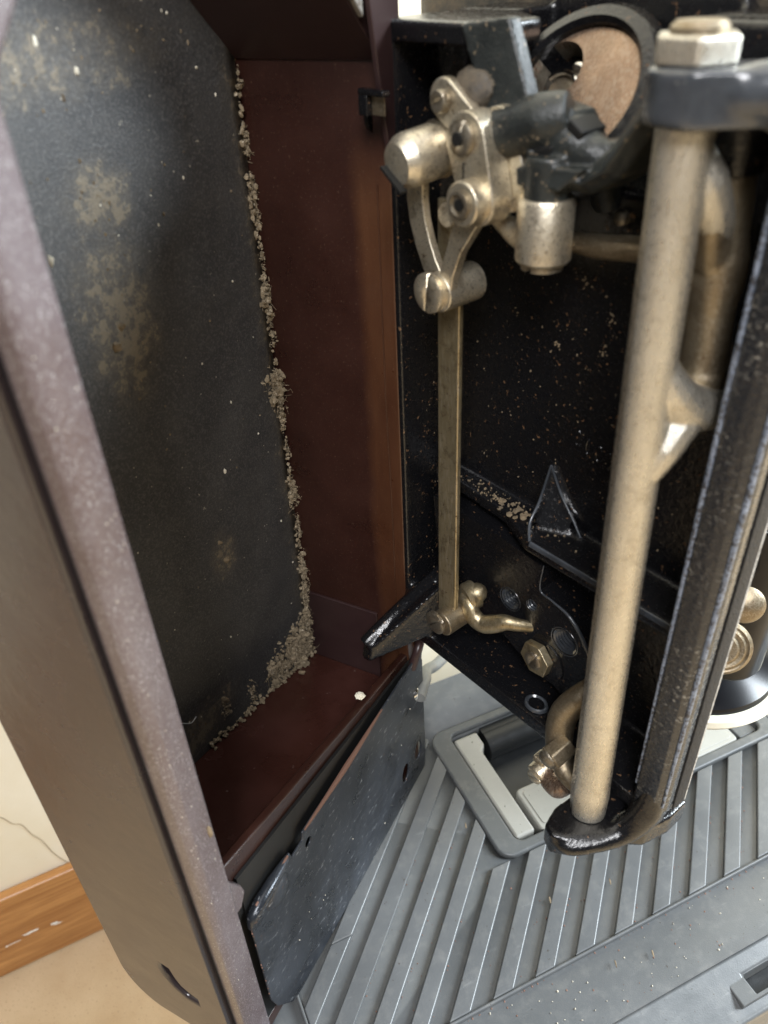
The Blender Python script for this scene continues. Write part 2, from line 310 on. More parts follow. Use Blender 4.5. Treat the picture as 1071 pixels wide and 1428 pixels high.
# tray: raised frame, sunken floor, handle bar, pads
fr = obj('tray_frame', MB().prism(rr(TU0 - .0165, TU1 + .0125, TW0 - .0085, TW1 + .0075, .012), -.001, .0045, 'z'), TRAY, TB, bevel=.002, seg=3)
cut(fr, [MB().prism(rr(TU0, TU1, TW0, TW1, .006), -.05, .05, 'z')])
mb = MB(); mb.prism(rr(TU0 - .0005, TU1 + .0005, TW0 - .0005, TW1 + .0005, .006), -.034, -.026, 'z'); obj('tray_floor', mb, DARKP, TB)
obj('handle_bar', MB().prism([(.2005, .266), (.2165, .266), (.2165, .343), (.2215, .348), (.2215, .362), (.2005, .362)], -.0255, .0015, 'z'), LATCH, TB, bevel=.0022, seg=3)
mb = MB(); mb.cyl((.2265, .3565, -.0135), (.42, .3565, -.0135), .0125, n=32); mb.box(.2265, .42, .3565, .3655, -.026, -.0015); obj('handle_grip', mb, DARKP, TB)
def pad(u0, u1):
    p = obj('tray_pad', MB().prism(rr(u0, u1, .263, .301, .004), -.0255, .0008, 'z'), LATCH, TB, bevel=.0018, seg=3)
    q = obj('pad_panel', MB().prism(rr(u0 + .004, u1 - .004, .267, .297, .003), .0002, .0014, 'z'), LATCH, TB, bevel=.0005); q.parent = p
    d = obj('pad_boss', MB().lathe([(.0052, 0), (.0052, .0016), (.0044, .0020), (.0036, .0010), (.0001, .0008)], (u0 + .036, .290, .0010), (0, 0, 1), 24), LATCH, TB); d.parent = p
    return p
pad(.2205, .300); pad(.326, .4065)
obj('tray_lug', MB().box(.409, .4265, .264, .300, -.0255, -.0005), TRAY, TB, bevel=.001)
# ribs at 45 degrees, each one clipped to the ribbed field and round the tray
s2 = math.sqrt(.5); pitch = .0303; rw = .0150
def clip(poly, nx, ny, c):       # keep nx*x+ny*y<=c
    out = []
    for i, p in enumerate(poly):
        q = poly[(i + 1) % len(poly)]; dp = nx * p[0] + ny * p[1] - c; dq = nx * q[0] + ny * q[1] - c
        if dp <= 0: out.append(p)
        if (dp < 0) != (dq < 0) and dp != dq:
            t = dp / (dp - dq); out.append((p[0] + t * (q[0] - p[0]), p[1] + t * (q[1] - p[1])))
    return out
FX0, FX1, FY0, FY1 = .0228, U1 - .035, .1798, .3725
HX0, HX1, HY0, HY1 = TU0 - .017, TU1 + .013, TW0 - .009, TW1 + .008
ribn = 0
for k in range(-11, 17):
    c0 = .1738 - .1788 + k * pitch              # u - w = c0 is the right (bright) edge
    base = [(c0 - rw * 1.0 - 1 + 0, -1), (c0 - 1, -1), (c0 + 1, 1), (c0 - rw + 1, 1)]
    base = [(c0 - rw - .2, -.2), (c0 - .2, -.2), (c0 + .6, .6), (c0 - rw + .6, .6)]
    for a in ((-1, 0, -FX0), (1, 0, FX1), (0, -1, -FY0), (0, 1, FY1)): 
        if base: base = clip(base, *a)
    if len(base) < 3: continue
    wr, wl = HX0 - c0, HX0 - c0 + rw; ul, ur = HY0 + c0 - rw, HY0 + c0
    mid = clip(clip(base, 0, -1, -HY0), 0, 1, HY1)
    if wr >= HY1 or ul >= HX1: pieces = [base]
    elif wr >= HY0 and wl <= HY1: pieces = [clip(base, 1, 0, HX0)]
    elif wl <= HY0: pieces = [clip(base, 0, 1, HY0)]
    else: pieces = [clip(base, 0, 1, HY0), clip(mid, 1, 0, HX0)]
    if not (wr >= HY1 or ul >= HX1): pieces += [clip(mid, -1, 0, -HX1), clip(base, 0, -1, -HY1)]
    for P in pieces:
        # drop degenerate slivers
        if len(P) < 3: continue
        A = abs(sum(P[i][0] * P[(i + 1) % len(P)][1] - P[(i + 1) % len(P)][0] * P[i][1] for i in range(len(P)))) / 2
        if A < 6e-5: continue
        obj('rib', MB().prism(P, -.001, .0034, 'z'), PLAS, TB, bevel=.0010, seg=2); ribn += 1

# ------------------------------------------------------------------ the machine's case, standing on its end
H0 = az(1.8, .38)
CS = empty('machine_case', (H0.x, H0.y, 0), R(90 - 29), 'dark maroon and brown sewing machine case standing on end, lined with dirty black board', 'machine case')
ZT = .60
def rcorner(P, r, n=7): return P
# front wall: outline in (b,z), rounded at the lower far corner
b1, zb, rc = .0868, .0125, .028
pts = [(.0056, zb)] + [(b1 - rc + rc * math.cos(R(-90 + 90 * i / 8)), zb + rc * 1.25 + rc * 1.25 * math.sin(R(-90 + 90 * i / 8))) for i in range(9)] + [(b1, ZT), (.0056, ZT)]
fw = obj('front_wall', MB().prism(pts, -.221, -.206, 'x'), EXT, CS, bevel=.0022, seg=3)
mbk = MB(); mbk.prism([(.0245, .058), (.0245, .064), (.030, .0655), (.036, .0700), (.0385, .0770), (.0400, .0850), (.0450, .0860), (.0465, .0790), (.0450, .0710), (.0400, .0630), (.0330, .0575)], -.23, -.2085, 'x')
cut(fw, [mbk])
obj('keyhole_clip', MB().prism([(.0325, .0665), (.0390, .0740), (.0405, .0800), (.0330, .0760)], -.2195, -.2165, 'x'), ORANGE, CS, bevel=.0005)
obj('groove_strip', MB().box(-.2165, -.205, .0035, .0065, .012, ZT), VOID, CS)
rimp = [(-.2178, .0005), (-.2168, -.0025), (-.2146, -.0044), (-.2120, -.0050), (-.2022, -.0050), (-.2015, -.0043), (-.2015, .0040), (-.2172, .0040)]
obj('front_rim', MB().prism(rimp, .012, ZT, 'z'), RIM, CS, bevel=.0008)
obj('rim_corner_block', MB().prism([(-.2030, .495), (-.1965, .512), (-.186, .524), (-.168, .535), (-.168, ZT), (-.2030, ZT)], -.003, .012, 'y'), RIM, CS, bevel=.002)
# bottom of the case (behind the board) and the lining board itself
obj('base_panel', MB().box(-.2058, .012, .0832, .0866, .02, ZT), EXT, CS)
mb = MB(); n1, n2 = 24, 60; rows = []
for j in range(n2 + 1):
    z = .02 + (.57 - .02) * j / n2
    rows.append([(-.2052 + (.2052 - .0012) * i / n1, .0800 + .0012 * noise.noise(V(i * .31, j * .23, 2)) + (.0010 if i == n1 else 0), z) for i in range(n1 + 1)])
mb.loops(rows, cap=False, closed=False)
bo = obj('lining_board', mb, BOARD, CS); sd = bo.modifiers.new('solid', 'SOLIDIFY'); sd.thickness = .0016
# back wall with light and shade put in: paler edge band, added lower strip
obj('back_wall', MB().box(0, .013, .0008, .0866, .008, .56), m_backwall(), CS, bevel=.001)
obj('lower_tint_strip', MB().box(-.0022, -.0001, .0225, .0796, .100, .1662), MAROON2, CS, bevel=.0005)  # added strip, its plum tone stands for shade and reflection on the wall
mb = MB(); mb.tube([(-.0002, .0085, .11), (-.0002, .0078, .25), (-.0002, .0086, .33), (-.0002, .0080, .44)], .00045, n=6, sub=20); obj('scratch', mb, ORANGE, CS)
mb = MB(); mb.cyl((-.0019, .0105, .168), (-.0040, .0105, .168), .0022, n=16); obj('pivot_pin', mb, SCREW, CS)
obj('stop_wedge', MB().prism([(.0015, .158), (.0085, .166), (.0085, .176), (.0015, .172)], -.0045, -.0019, 'x'), COPPER, CS, bevel=.0005)
# slanting boards across both ends of the well
tf = lambda a: .106 - .22 * a
obj('sloping_floor', MB().prism([(-.2010, tf(-.2010)), (-.0025, tf(-.0025)), (-.0025, tf(-.0025) - .006), (-.2010, tf(-.2010) - .006)], .0075, .0785, 'y'), FLOORP, CS, bevel=.0008)
lipz = lambda a: .1345 - .215 * a
obj('floor_lip', MB().prism([(-.1985, .118), (-.1985, lipz(-.1985)), (.004, lipz(.004)), (.004, .11)], .0015, .0068, 'y'), MAROON, CS, bevel=.0012)
obj('compartment_shade_sheet', MB().box(-.2, -.0005, .020, .022, .0125, .098), VOID, CS)  # added black sheet, paints the shade behind the lid holes
obj('rim_gusset', MB().prism([(-.2020, .146), (-.2020, .180), (-.2000, .172), (-.1945, .161), (-.1930, .154), (-.1975, .146)], -.0040, .0012, 'y'), RIM, CS, bevel=.0015)
obj('gap_shade_strip', MB().box(-.2014, -.1900, .0004, .0012, .016, .150), VOID, CS)  # black strip painting the shade in the gap beside the lid
obj('lip_shade_strip', MB().prism([(-.1935, .118), (-.1935, lipz(-.1935) - .014), (.003, lipz(.003) - .005), (.003, .112)], -.0006, .0012, 'y'), VOID, CS)  # shade between lip and lid added as a black strip
tp = lambda a: .489 - .93 * a
obj('upper_slant_board', MB().prism([(-.001, tp(-.001)), (-.078, tp(-.078)), (-.078, tp(-.078) + .02), (-.001, tp(-.001) + .02)], .0035, .0790, 'y'), MAROON2, CS, bevel=.0008)
obj('slant_board_edge', MB().prism([(-.0190, tp(-.019)), (-.078, tp(-.078)), (-.078, tp(-.078) + .035), (-.0190, tp(-.019) + .012)], .0005, .0033, 'y'), EDGE, CS, bevel=.0008)
obj('end_panel', MB().box(-.2058, -.0002, .0012, .0830, .0005, .0120), MAROON, CS, bevel=.001)
obj('back_rim', MB().prism([(-.0005, .440), (-.0095, .470), (-.0150, .497), (-.0200, .52), (-.024, .56), (.010, .56), (.008, .52), (.0015, .48), (.0005, .44)], -.002, .0005, 'y'), MAROON2, CS, bevel=.0012)
# the compartment lid at the lower end
lidp = [(-.1965, .042), (-.1965, .1250), (-.1945, .1320), (-.189, .1350), (-.158, .1355), (-.157, .1295), (-.146, .1295), (-.145, .1355), (.0035, .1345), (.010, .124), (.013, .020), (.0115, .0035), (-.174, .0035), (-.181, .0065), (-.187, .0165), (-.1930, .0270)]
ld = obj('compartment_lid', MB().prism(lidp, -.0052, -.0036, 'y'), STEEL, CS, bevel=.0006)
def oval(a, z, ra, rz, n=18, tilt=0):
    return MB().prism([(a + ra * math.cos(t) * math.cos(tilt) - rz * math.sin(t) * math.sin(tilt), z + ra * math.cos(t) * math.sin(tilt) + rz * math.sin(t) * math.cos(tilt)) for t in [2 * math.pi * i / n for i in range(n)]], -.03, .03, 'y')
cut(ld, [oval(.0000, .036, .0052, .0095), oval(-.0215, .0345, .0052, .0095), oval(-.1415, .1215, .0030, .0034)])
mb = MB(); mb.tube([(-.1950, -.0040, .1220), (-.1930, -.0046, .1290), (-.186, -.0050, .1325), (-.175, -.0050, .1335), (-.160, -.0046, .1340)], [.0022, .0034, .0038, .0034, .0016], n=14); rl = obj('rolled_edge', mb, STEEL, CS); rl.parent = ld
mb = MB(); mb.lathe([(.0105, 0), (.009, .0016), (.005, .0024), (.0001, .0026)], (-.1735, -.0050, .1215), (0, -1, 0), 26); dm = obj('pressed_dimple', mb, STEEL, CS); dm.parent = ld
mb = MB()
for i in range(26): mb.ball((-.1962 + random.uniform(-.0004, .0008), -.0046, .044 + i * .0031), .0007, (.6, .7, random.uniform(.9, 1.9)), 2, .4, i)
ru = obj('rusty_edge', mb, RUST, CS); ru.parent = ld
for x0, x1 in ((-.190, -.160), (-.143, -.05)):
    mb = MB(); mb.tube([(x0, -.0050, .1352), ((x0 + x1) / 2, -.0052, .1346), (x1, -.0050, .1354)], [.0006, .0018, .0006], n=8); e = obj('worn_edge', mb, RUST, CS); e.parent = ld
mb = MB(); mb.lathe([(.0001, -.004), (.0042, -.003), (.0042, .001), (.0026, .0022), (.0001, .0024)], (-.0015, -.0052, .1000), (0, -1, .2), 20); o = obj('rivet', mb, CHROME, CS); o.parent = ld
mb = MB(); mb.tube([(-.004, -.004, .128), (.002, -.006, .142), (.010, -.004, .143), (.014, .0, .132), (.013, .001, .108)], .0032, n=12); obj('hinge_loop', mb, MAROON2, CS)

# ------------------------------------------------------------------ the sewing machine, hinged open: x across the bed, y depth into it, z along it
SM = empty('sewing_machine', (H0.x, H0.y, 0), R(90 - 142), 'black enamelled sewing machine tipped open, showing the nickel levers and shafts under its bed', 'sewing machine')
ZB, ZE = .158, .505
mb = MB()
mb.box(-.004, .178, .037, .047, ZB + .004, .446); mb.box(-.004, .036, .037, .047, .44, ZE); mb.box(.112, .178, .037, .047, .44, ZE)
mb.prism([(-.008, 0), (.0022, 0), (.0012, .028), (.012, .040), (.012, .047), (-.008, .047)], ZB, ZE, 'z')
mb.prism([(-.004, 0), (.050, 0), (.057, .008), (.057, .030), (.03, .047), (-.004, .047)], ZE - .008, ZE, 'z')
mb.box(-.004, .030, .047, .075, ZE - .05, ZE + .001); mb.box(.118, .178, .047, .075, ZE - .05, ZE + .001); mb.box(.03, .118, .068, .075, .43, ZE + .006)
mb.prism([(-.004, 0), (.19, 0), (.19, .022), (.178, .047), (-.004, .047)], ZB, ZB + .010, 'z')
fl = [(.1768, .043), (.1768, .004), (.1772, .0008), (.1790, -.0008), (.1885, -.0012), (.1912, .0005), (.1922, .004), (.1912, .009), (.1908, .013), (.1918, .018), (.1922, .0225), (.1850, .026), (.1830, .043)]
mb.prism(fl, ZB, ZE - .002, 'z')
# lugs at the corners
mb.prism([(.192, .015), (.188, .0), (.177, -.012), (.171, -.024), (.165, -.035), (.158, -.040), (.151, -.037), (.148, -.026), (.150, 0), (.152, .03), (.192, .03)], .136, .152, 'z')
mb.tube([(.1855, .004, .185), (.1850, .001, .165), (.180, -.008, .150), (.172, -.024, .146), (.164, -.0345, .145), (.156, -.0345, .146)], [.006, .008, .007, .0055, .005, .004], n=12)
# left foot: a bar jutting from the corner
mb.hull([(-.004, -.037, .157), (.006, -.039, .160), (.006, -.036, .171), (-.004, -.034, .169)], [(.000, .012, .162), (.026, .010, .172), (.026, .008, .212), (.000, .010, .196)])
mb.tube([(-.0005, -.036, .170), (.004, -.010, .186), (.012, .010, .203), (.018, .02, .215)], [.0048, .005, .0055, .006], n=12)
# ledge, gusset and pad on the underside
mb.prism([(.0, .027), (.06, .022), (.0815, .0125), (.088, .0120), (.179, .0120), (.179, .042), (.0, .042)], .268, .2765, 'z')
mb.hull([(.0766, .0355, .307), (.0780, .0355, .307), (.0785, .042, .306)], [(.0795, .0205, .2755), (.1010, .0310, .2755), (.0880, .042, .2755)])
mb.tube([(.0772, .0355, .308), (.0785, .0270, .2900), (.0795, .0200, .2815), (.0870, .0130, .2745)], .0014, n=8); mb.tube([(.0772, .0355, .308), (.0880, .0345, .293), (.0985, .0330, .2830), (.1030, .0320, .2760)], .0012, n=8)
bed = obj('bed', mb, JAPAN, SM, remesh=.0014, smooth=5)
# edges of the underside ribs with their highlights put in as paler colour
mb = MB(); mb.tube([(.0772, .0352, .3090), (.0785, .0265, .2910), (.0795, .0190, .2815), (.0860, .0118, .2765)], .0008, n=10); mb.tube([(.0772, .0352, .3090), (.0860, .0340, .296), (.0975, .0325, .2840), (.1030, .0315, .2780)], .0007, n=10); obj('gusset_glint', mb, SHEEN_TINT, SM)
mb = MB(); mb.prism([(.0855, .2735), (.0865, .2772), (.177, .2772), (.177, .2735)], .0108, .0125, 'y'); obj('rib_glint', mb, SHEEN_TINT, SM, bevel=.0008)
mb = MB(); mb.tube([(.0922, .0175, .2610), (.0916, .0172, .2440), (.1000, .0172, .2415), (.1130, .0172, .2380), (.1245, .0172, .2260), (.1310, .0172, .2120), (.1328, .0175, .1990)], [.0003, .0006, .0006, .0010, .0013, .0012, .0005], n=10); obj('pad_glint', mb, SHEEN_TINT, SM)
# worn enamel along the front edge of the bed
mb = MB(); f2 = [(x + .0007 * (1 if x > .185 else -1), y - .0007) for x, y in fl[1:8]]; 
outer = [(.1762, .014), (.1762, .0005), (.1784, -.0020), (.1845, -.0026), (.1890, -.0024), (.1918, -.0004), (.1934, .004), (.1926, .0090), (.1916, .0130)]
inner = [(.1908, .0128), (.1914, .0090), (.1920, .0045), (.1908, .0012), (.1884, -.0006), (.1845, -.0008), (.1792, -.0002), (.1774, .0014), (.1772, .014)]
mb.prism(outer + inner, ZB + .012, ZE - .022, 'z'); obj('bed_edge', mb, WORN, SM, remesh=.0006, smooth=2)
mb = MB(); mb.tube([(.1924, .0226, ZB + .004), (.1926, .0226, .3), (.1926, .0226, ZE - .01)], .0009, n=8, sub=12); obj('bare_metal_edge', mb, BARE, SM)
obj('bed_side', MB().prism([(.1918, .0128), (.1926, .0130), (.1932, .0180), (.1932, .0218), (.1918, .0215)], ZB + .004, ZE - .02, 'z'), MATTE, SM)
mb = MB(); mb.tube([(.1764, .0000, ZB + .022), (.1764, .0000, .25), (.1764, .0000, .36), (.1764, .0000, ZE - .03)], [.0006, .0009, .0014, .0013], n=10, sub=14); obj('blue_glint_edge', mb, BLUE_GLINT, SM)  # bluish highlight of the inner edge, added as a coloured line
mb = MB(); mb.tube([(.1924, .0000, ZB + .018), (.1924, .0000, .25), (.1924, .0000, .36), (.1924, .0000, ZE - .06)], [.0006, .0011, .0012, .0006], n=10, sub=14); obj('blue_glint_edge', mb, BLUE_GLINT, SM)  # the outer ridge's blue highlight, also put in as colour
mb = MB(); mb.prism([(.1395, -.014), (.1405, -.020), (.1440, -.0255), (.1500, -.0285), (.160, -.028), (.176, -.013), (.194, -.004), (.194, .02), (.172, .018), (.166, .004), (.144, -.005), (.1410, -.0085)], .4840, .4990, 'z')
mb.tube([(.1862, .003, .455), (.1860, -.001, .478), (.178, -.007, .4915), (.165, -.015, .4920)], [.008, .0105, .0095, .007], n=14)
obj('pivot_bracket', mb, SHEEN_TINT, SM, remesh=.0011, smooth=10)  # reflection on the bracket is put into its lighter coat
# casting pad with threaded holes
mb = MB(); mb.prism([(.006, .262), (.060, .262), (.0921, .259), (.0915, .243), (.113, .238), (.1245, .226), (.131, .212), (.133, .196), (.112, .178), (.098, .184), (.080, .186), (.060, .196), (.040, .190), (.014, .19)], .018, .040, 'y')
pad_o = obj('casting_pad', mb, JAPAN, SM, bevel=.0035, seg=3)
HOLES = ((.0705, .2225, .0068), (.0862, .2285, .0033), (.1105, .2180, .0080))
cut(pad_o, [MB().cyl((m, .0, z), (m, .034, z), r, n=28) for m, z, r in HOLES])
for m, z, r in HOLES:
    mb = MB(); prof = [(r * 1.02, .0325)]
    for k in range(7): prof += [(r * 1.02, .0320 - k * .0020), (r * .86, .0310 - k * .0020)]
    prof += [(r * 1.14, .0178), (r * 1.2, .0185)]
    mb.loops([[(m + rr_ * math.cos(2 * math.pi * i / 28), y, z + rr_ * math.sin(2 * math.pi * i / 28)) for i in range(28)] for rr_, y in prof], cap=False); obj('threaded_hole', mb, SHEEN_TINT, SM)
mb = MB(); mb.lathe([(.0046, -.006), (.0046, .0008), (.0034, .0012), (.0034, -.001), (.0040, -.0016), (.0034, -.0022), (.0001, -.0023)], (.0790, .0180, .2715), (-.5, -.7, -.3), 22); obj('oil_tube', mb, JAPAN, SM)
# cast figures (illegible, rubbed)
mb = MB()
for k, (m, z) in enumerate(((.0905, .3300), (.0975, .3280), (.1035, .3265), (.1095, .3250))):
    mb.tube([(m + .0018 * math.cos(t), .0368, z + .0042 * math.sin(t)) for t in [.6 + k * 1.3 + i * .8 for i in range(7)]], .0006, n=6, sub=3)
obj('cast_figures', mb, JAPAN, SM)
# the lower skirt's slotted hole
mb = MB(); mb.loops([[(.1035 + rr_ * math.cos(t), .0085 + .8 * rr_ * math.sin(t), zz) for t in [2 * math.pi * i / 24 for i in range(24)]] for rr_, zz in ((.0050, .1695), (.0062, .1705), (.0072, .1700), (.0078, .1685))], cap=False); obj('threaded_hole', mb, SHEEN_TINT, SM)

# upper casting: shaft housing, sleeve, struts
mb = MB()
mb.tube([(.0640, -.0062, .4690), (.0760, -.0040, .4715), (.0870, -.0010, .4755), (.0960, .0030, .4780)], [.0086, .0090, .0100, .0080], n=24)
mb.hull([(.084, -.006, .462), (.112, -.003, .461), (.112, .014, .461), (.084, .014, .462)], [(.082, -.003, .482), (.096, .002, .4795), (.098, .014, .4795), (.082, .014, .482)]); mb.ball((.096, .004, .4690), .0105, (1.25, 1.0, .85), 3); mb.ball((.104, .004, .4665), .0085, (1.3, 1.0, .8), 3)
mb.hull([(.0855, -.0125, .4555), (.104, -.0105, .4560), (.104, .010, .4560), (.0855, .010, .4555)], [(.0850, -.0130, .4620), (.112, -.0080, .4640), (.112, .012, .4640), (.0850, .010, .4620)])
sp = [(.100, .4600), (.111, .4600), (.1195, .4655), (.1265, .4760), (.1340, .4860), (.146, .4925)]; sn = [(0, 1), (-.2, .98), (-.7, .71), (-.82, .57), (-.7, .71), (-.5, .86)]
for (p, q), (e, f) in zip(zip(sp, sp[1:]), zip(sn, sn[1:])):
    mb.hull(*[[(u_[0] + v_[0] * k, y, u_[1] + v_[1] * k) for k, y in ((-.0055, -.0020), (-.0010, -.0085), (.0050, .000), (.0040, .022), (-.0055, .020))] for u_, v_ in ((p, e), (q, f))])
mb.hull([(.110, -.002, .4615), (.121, .0, .4680), (.121, .018, .4680), (.110, .016, .4615)], [(.106, .002, .4700), (.1165, .004, .4720), (.1165, .018, .4720), (.106, .016, .4700)])
mb.hull([(.0630, -.004, .470), (.0810, -.001, .477), (.0815, .006, .477), (.0630, .006, .470)], [(.0430, -.001, .5045), (.0650, .002, .5070), (.0655, .008, .5070), (.0430, .012, .5045)])
mb.cyl((.0935, -.004, .466), (.0935, -.004, .4500), .0086); mb.tube([(.090, .01, .465), (.090, .03, .455), (.09, .04, .44)], .007)
obj('shaft_housing', mb, GREYCAST, SM, remesh=.0008, smooth=6)
obj('housing_slot_shade', MB().prism([(.0835, .4650), (.0955, .4655), (.0970, .4695), (.0850, .4685)], -.0072, .002, 'y'), VOID, SM, bevel=.0008)  # black plug painting the shade inside the pocket
obj('housing_slot_shade', MB().prism([(.0985, .4745), (.1050, .4715), (.1070, .4745), (.1005, .4785)], -.0036, .010, 'y'), VOID, SM, bevel=.0008)  # second pocket, its shade likewise a black plug
obj('sleeve_collar', MB().lathe([(.0084, 0), (.0084, .0125), (.0072, .0135)], (.0935, -.004, .4505), (0, 0, 1), 32), JAPAN, SM)
mb = MB(); mb.lathe([(.0098, 0), (.0108, .0012), (.0108, .0228), (.0100, .0240)], (.0937, -.004, .4275), (0, 0, 1), 40); sl = obj('bearing_sleeve', mb, NICKEL, SM)
mb = MB(); mb.lathe([(.0082, -.0025), (.0082, .0)], (.0937, -.004, .4274), (0, 0, 1), 32); sc = obj('sleeve_screw', mb, SCREW, SM); cut(sc, [MB().box(.0925, .0949, -.03, .03, .420, .4262)])
mb = MB(); mb.tube([(.0900, -.002, .434), (.0790, -.001, .4340), (.0700, .001, .4355), (.0620, .004, .437)], [.0075, .0055, .0042, .004], flat=1, n=14); obj('sleeve_arm', mb, NICKEL, SM)
mb = MB(); mb.tube([(.080, .020, .4285), (.100, .020, .4290), (.1207, .020, .4320), (.150, .018, .4360)], [.0030, .0048, .0050, .0052], n=16); obj('cross_shaft', mb, DULL, SM)
obj('set_screw', MB().lathe([(.003, 0), (.0028, .003), (.0015, .0042), (.0001, .0044)], (.1000, .0370, .4365), (0, -1, 0), 18), SCREW, SM)
# hook recess: coppery disc with an opening, and the parts inside it
tl = V(0, -math.cos(R(36)), math.sin(R(36))); dc = V(.0715, .0330, .4772); du = V(1, 0, 0); dv = tl.cross(du).normalized()
mb = MB(); mb.cyl(dc - tl * .004, dc, .0285, n=56); dk = obj('hook_disc', mb, COPPER, SM, bevel=.0008)
hc = dc + du * (-.0138) + dv * (.0105 if dv.z > 0 else -.0105)
mb = MB(); mb.lathe([(.0288, -.010), (.0288, .0025), (.0305, .0045), (.0350, .0035), (.0385, -.001), (.0385, -.010)], dc, tl, 56); obj('recess_ring', mb, JAPAN, SM)
cut(dk, [MB().cyl(hc - tl * .03, hc + tl * .03, .0118, n=36)])
mb = MB(); mb.loops([[hc + tl * h + (du * math.cos(2 * math.pi * i / 36) + dv * math.sin(2 * math.pi * i / 36)) * .0118 for i in range(36)] for h in (0, -.016)], cap=False); obj('disc_bore', mb, SCREW, SM)
mb = MB(); mb.lathe([(.0088, 0), (.0088, .010), (.0070, .0105)], hc - tl * .018 + du * .002 - dv * .004, tl, 36); obj('bobbin_core', mb, SCREW, SM)
mb = MB(); mb.tube([hc - tl * .006 + (du * math.cos(t) + dv * math.sin(t)) * .0092 - dv * .0065 for t in [R(35 + i * 15) for i in range(8)]], .0011, n=8, sub=3); obj('bright_ring', mb, CHROME, SM)
mb = MB(); mb.hull([hc - tl * .008 + du * .001 + dv * .0045, hc - tl * .008 + du * .0085 + dv * .0035, hc - tl * .008 + du * .0075 + dv * .0075, hc - tl * .008 + du * .003 + dv * .0085], [hc - tl * .005 + du * .002 + dv * .005, hc - tl * .005 + du * .0075 + dv * .0042, hc - tl * .005 + du * .0070 + dv * .0070, hc - tl * .005 + du * .0035 + dv * .0075]); obj('latch_finger', mb, CHROME, SM, bevel=.0006)

# levers and links near the hinge (axis of every pin is y)
def ycyl(m, z, y0, y1, r, n=32): return MB().cyl((m, y0, z), (m, y1, z), r, n=n)
def screw_head(name, m, z, y0, r, mat, slot=0.0, parent=None, h=.0022, sw=.0007, ax=None):
    o = obj(name, MB().lathe([(r, 0), (r, h * .7), (r * .86, h), (.0001, h * 1.05)], (m, y0, z), (0, -1, 0), 30), mat, SM)
    c, s_ = math.cos(slot), math.sin(slot); L = r * 1.2
    P = [(m + c * L - s_ * sw, z + s_ * L + c * sw), (m - c * L - s_ * sw, z - s_ * L + c * sw), (m - c * L + s_ * sw, z - s_ * L - c * sw), (m + c * L + s_ * sw, z + s_ * L - c * sw)]
    cut(o, [MB().prism(P, y0 - h * 2, y0 - h * .35, 'y')])
    if parent: o.parent = parent
    return o
lv = obj('feed_lever', MB().capsule(((.0640, .4690, .0102), (.0705, .4480, .0092)), -.0180, -.0070), NICKEL, SM, bevel=.0007, seg=3)
screw_head('lever_screw', .0632, .4700, -.0182, .0064, SCREW, 1.2, lv, sw=.0004)
mb = MB(); mb.lathe([(.0024, 0), (.0024, .0012), (.0001, .0013)], (.0632, -.0204, .4700), (0, -1, 0), 18); o = obj('oil_dimple_shade', mb, VOID, SM); o.parent = lv  # dark of the dimple put in as a black disc
mb = MB(); mb.box(.0634, .0640, -.0183, -.017, .4490, .4615); o = obj('clamp_slit_shade', mb, VOID, SM); o.parent = lv  # shade in the slit painted by a black bar
mb = MB(); mb.capsule(((.0700, .470, .0100), (.0765, .4520, .0090)), -.0068, .0010); obj('lever_cheek', mb, NICKEL, SM, bevel=.0007, seg=3)
obj('upper_link', MB().capsule(((.0445, .4805, .0076), (.0620, .4690, .0070)), -.0110, -.0060), NICKEL, SM, bevel=.001, seg=3)
screw_head('link_pin', .0450, .4800, -.0112, .0044, SCREW, .4, sw=.0001, h=.0032)
mb = MB(); mb.ball((.0520, -.001, .4830), .009, (1.2, .8, .9), 3, .15, 3); obj('greasy_hub', mb, DUSTY, SM)
mb = MB(); mb.lathe([(.0001, 0), (.0080, .0008), (.0102, .0045), (.0106, .0065), (.0106, .0195), (.0098, .0200), (.0098, .0235), (.0090, .0240), (.0088, .042)], (.0375, -.0300, .4590), (.07, 1, .12), 44); pin = obj('stud_pin', mb, NICKEL, SM)
mb = MB(); mb.prism([(.0305, .4570), (.0425, .4490), (.0430, .4500), (.0310, .4580)], -.0320, -.0285, 'y'); o = obj('stud_slot_shade', mb, VOID, SM); o.parent = pin  # black bar colours in the slot's shade
mb = MB(); mb.lathe([(.0102, 0), (.0113, .0006), (.0113, .0024), (.0102, .003)], (.0375 + .07 * .0215, -.0300 + .0212, .4590 + .0025), (.07, 1, .12), 40); o = obj('stud_collar', mb, SCREW, SM); o.parent = pin
# curved link: flat band
def band(name, path, w, y0, y1, mat, bevel=.001):
    L, Rr = [], []
    for i, p in enumerate(path):
        a = Vector(path[max(i - 1, 0)]); b = Vector(path[min(i + 1, len(path) - 1)]); t = (b - a).normalized(); n = Vector((-t.y, t.x)); ww = w[i] if isinstance(w, list) else w
        L.append(tuple(Vector(p) + n * ww)); Rr.append(tuple(Vector(p) - n * ww))
    return obj(name, MB().prism(L + Rr[::-1], y0, y1, 'y'), mat, SM, bevel=bevel, seg=3)
band('curved_link', [(.0335, .460), (.0318, .450), (.0316, .442), (.0330, .434), (.0362, .425), (.0405, .4165), (.0462, .4085)], [.0054, .0052, .0051, .0050, .0049, .0048, .005], -.0150, -.0110, NICKEL, .0006)
band('straight_link', [(.0688, .4470), (.0640, .4380), (.0590, .4285), (.0545, .4170), (.0520, .4070)], [.0066, .0054, .0040, .0038, .0046], -.0180, -.0135, NICKEL, .0006)
hb = obj('link_hub', ycyl(.0690, .4482, -.0245, -.0070, .0086), NICKEL, SM, bevel=.0012, seg=3)
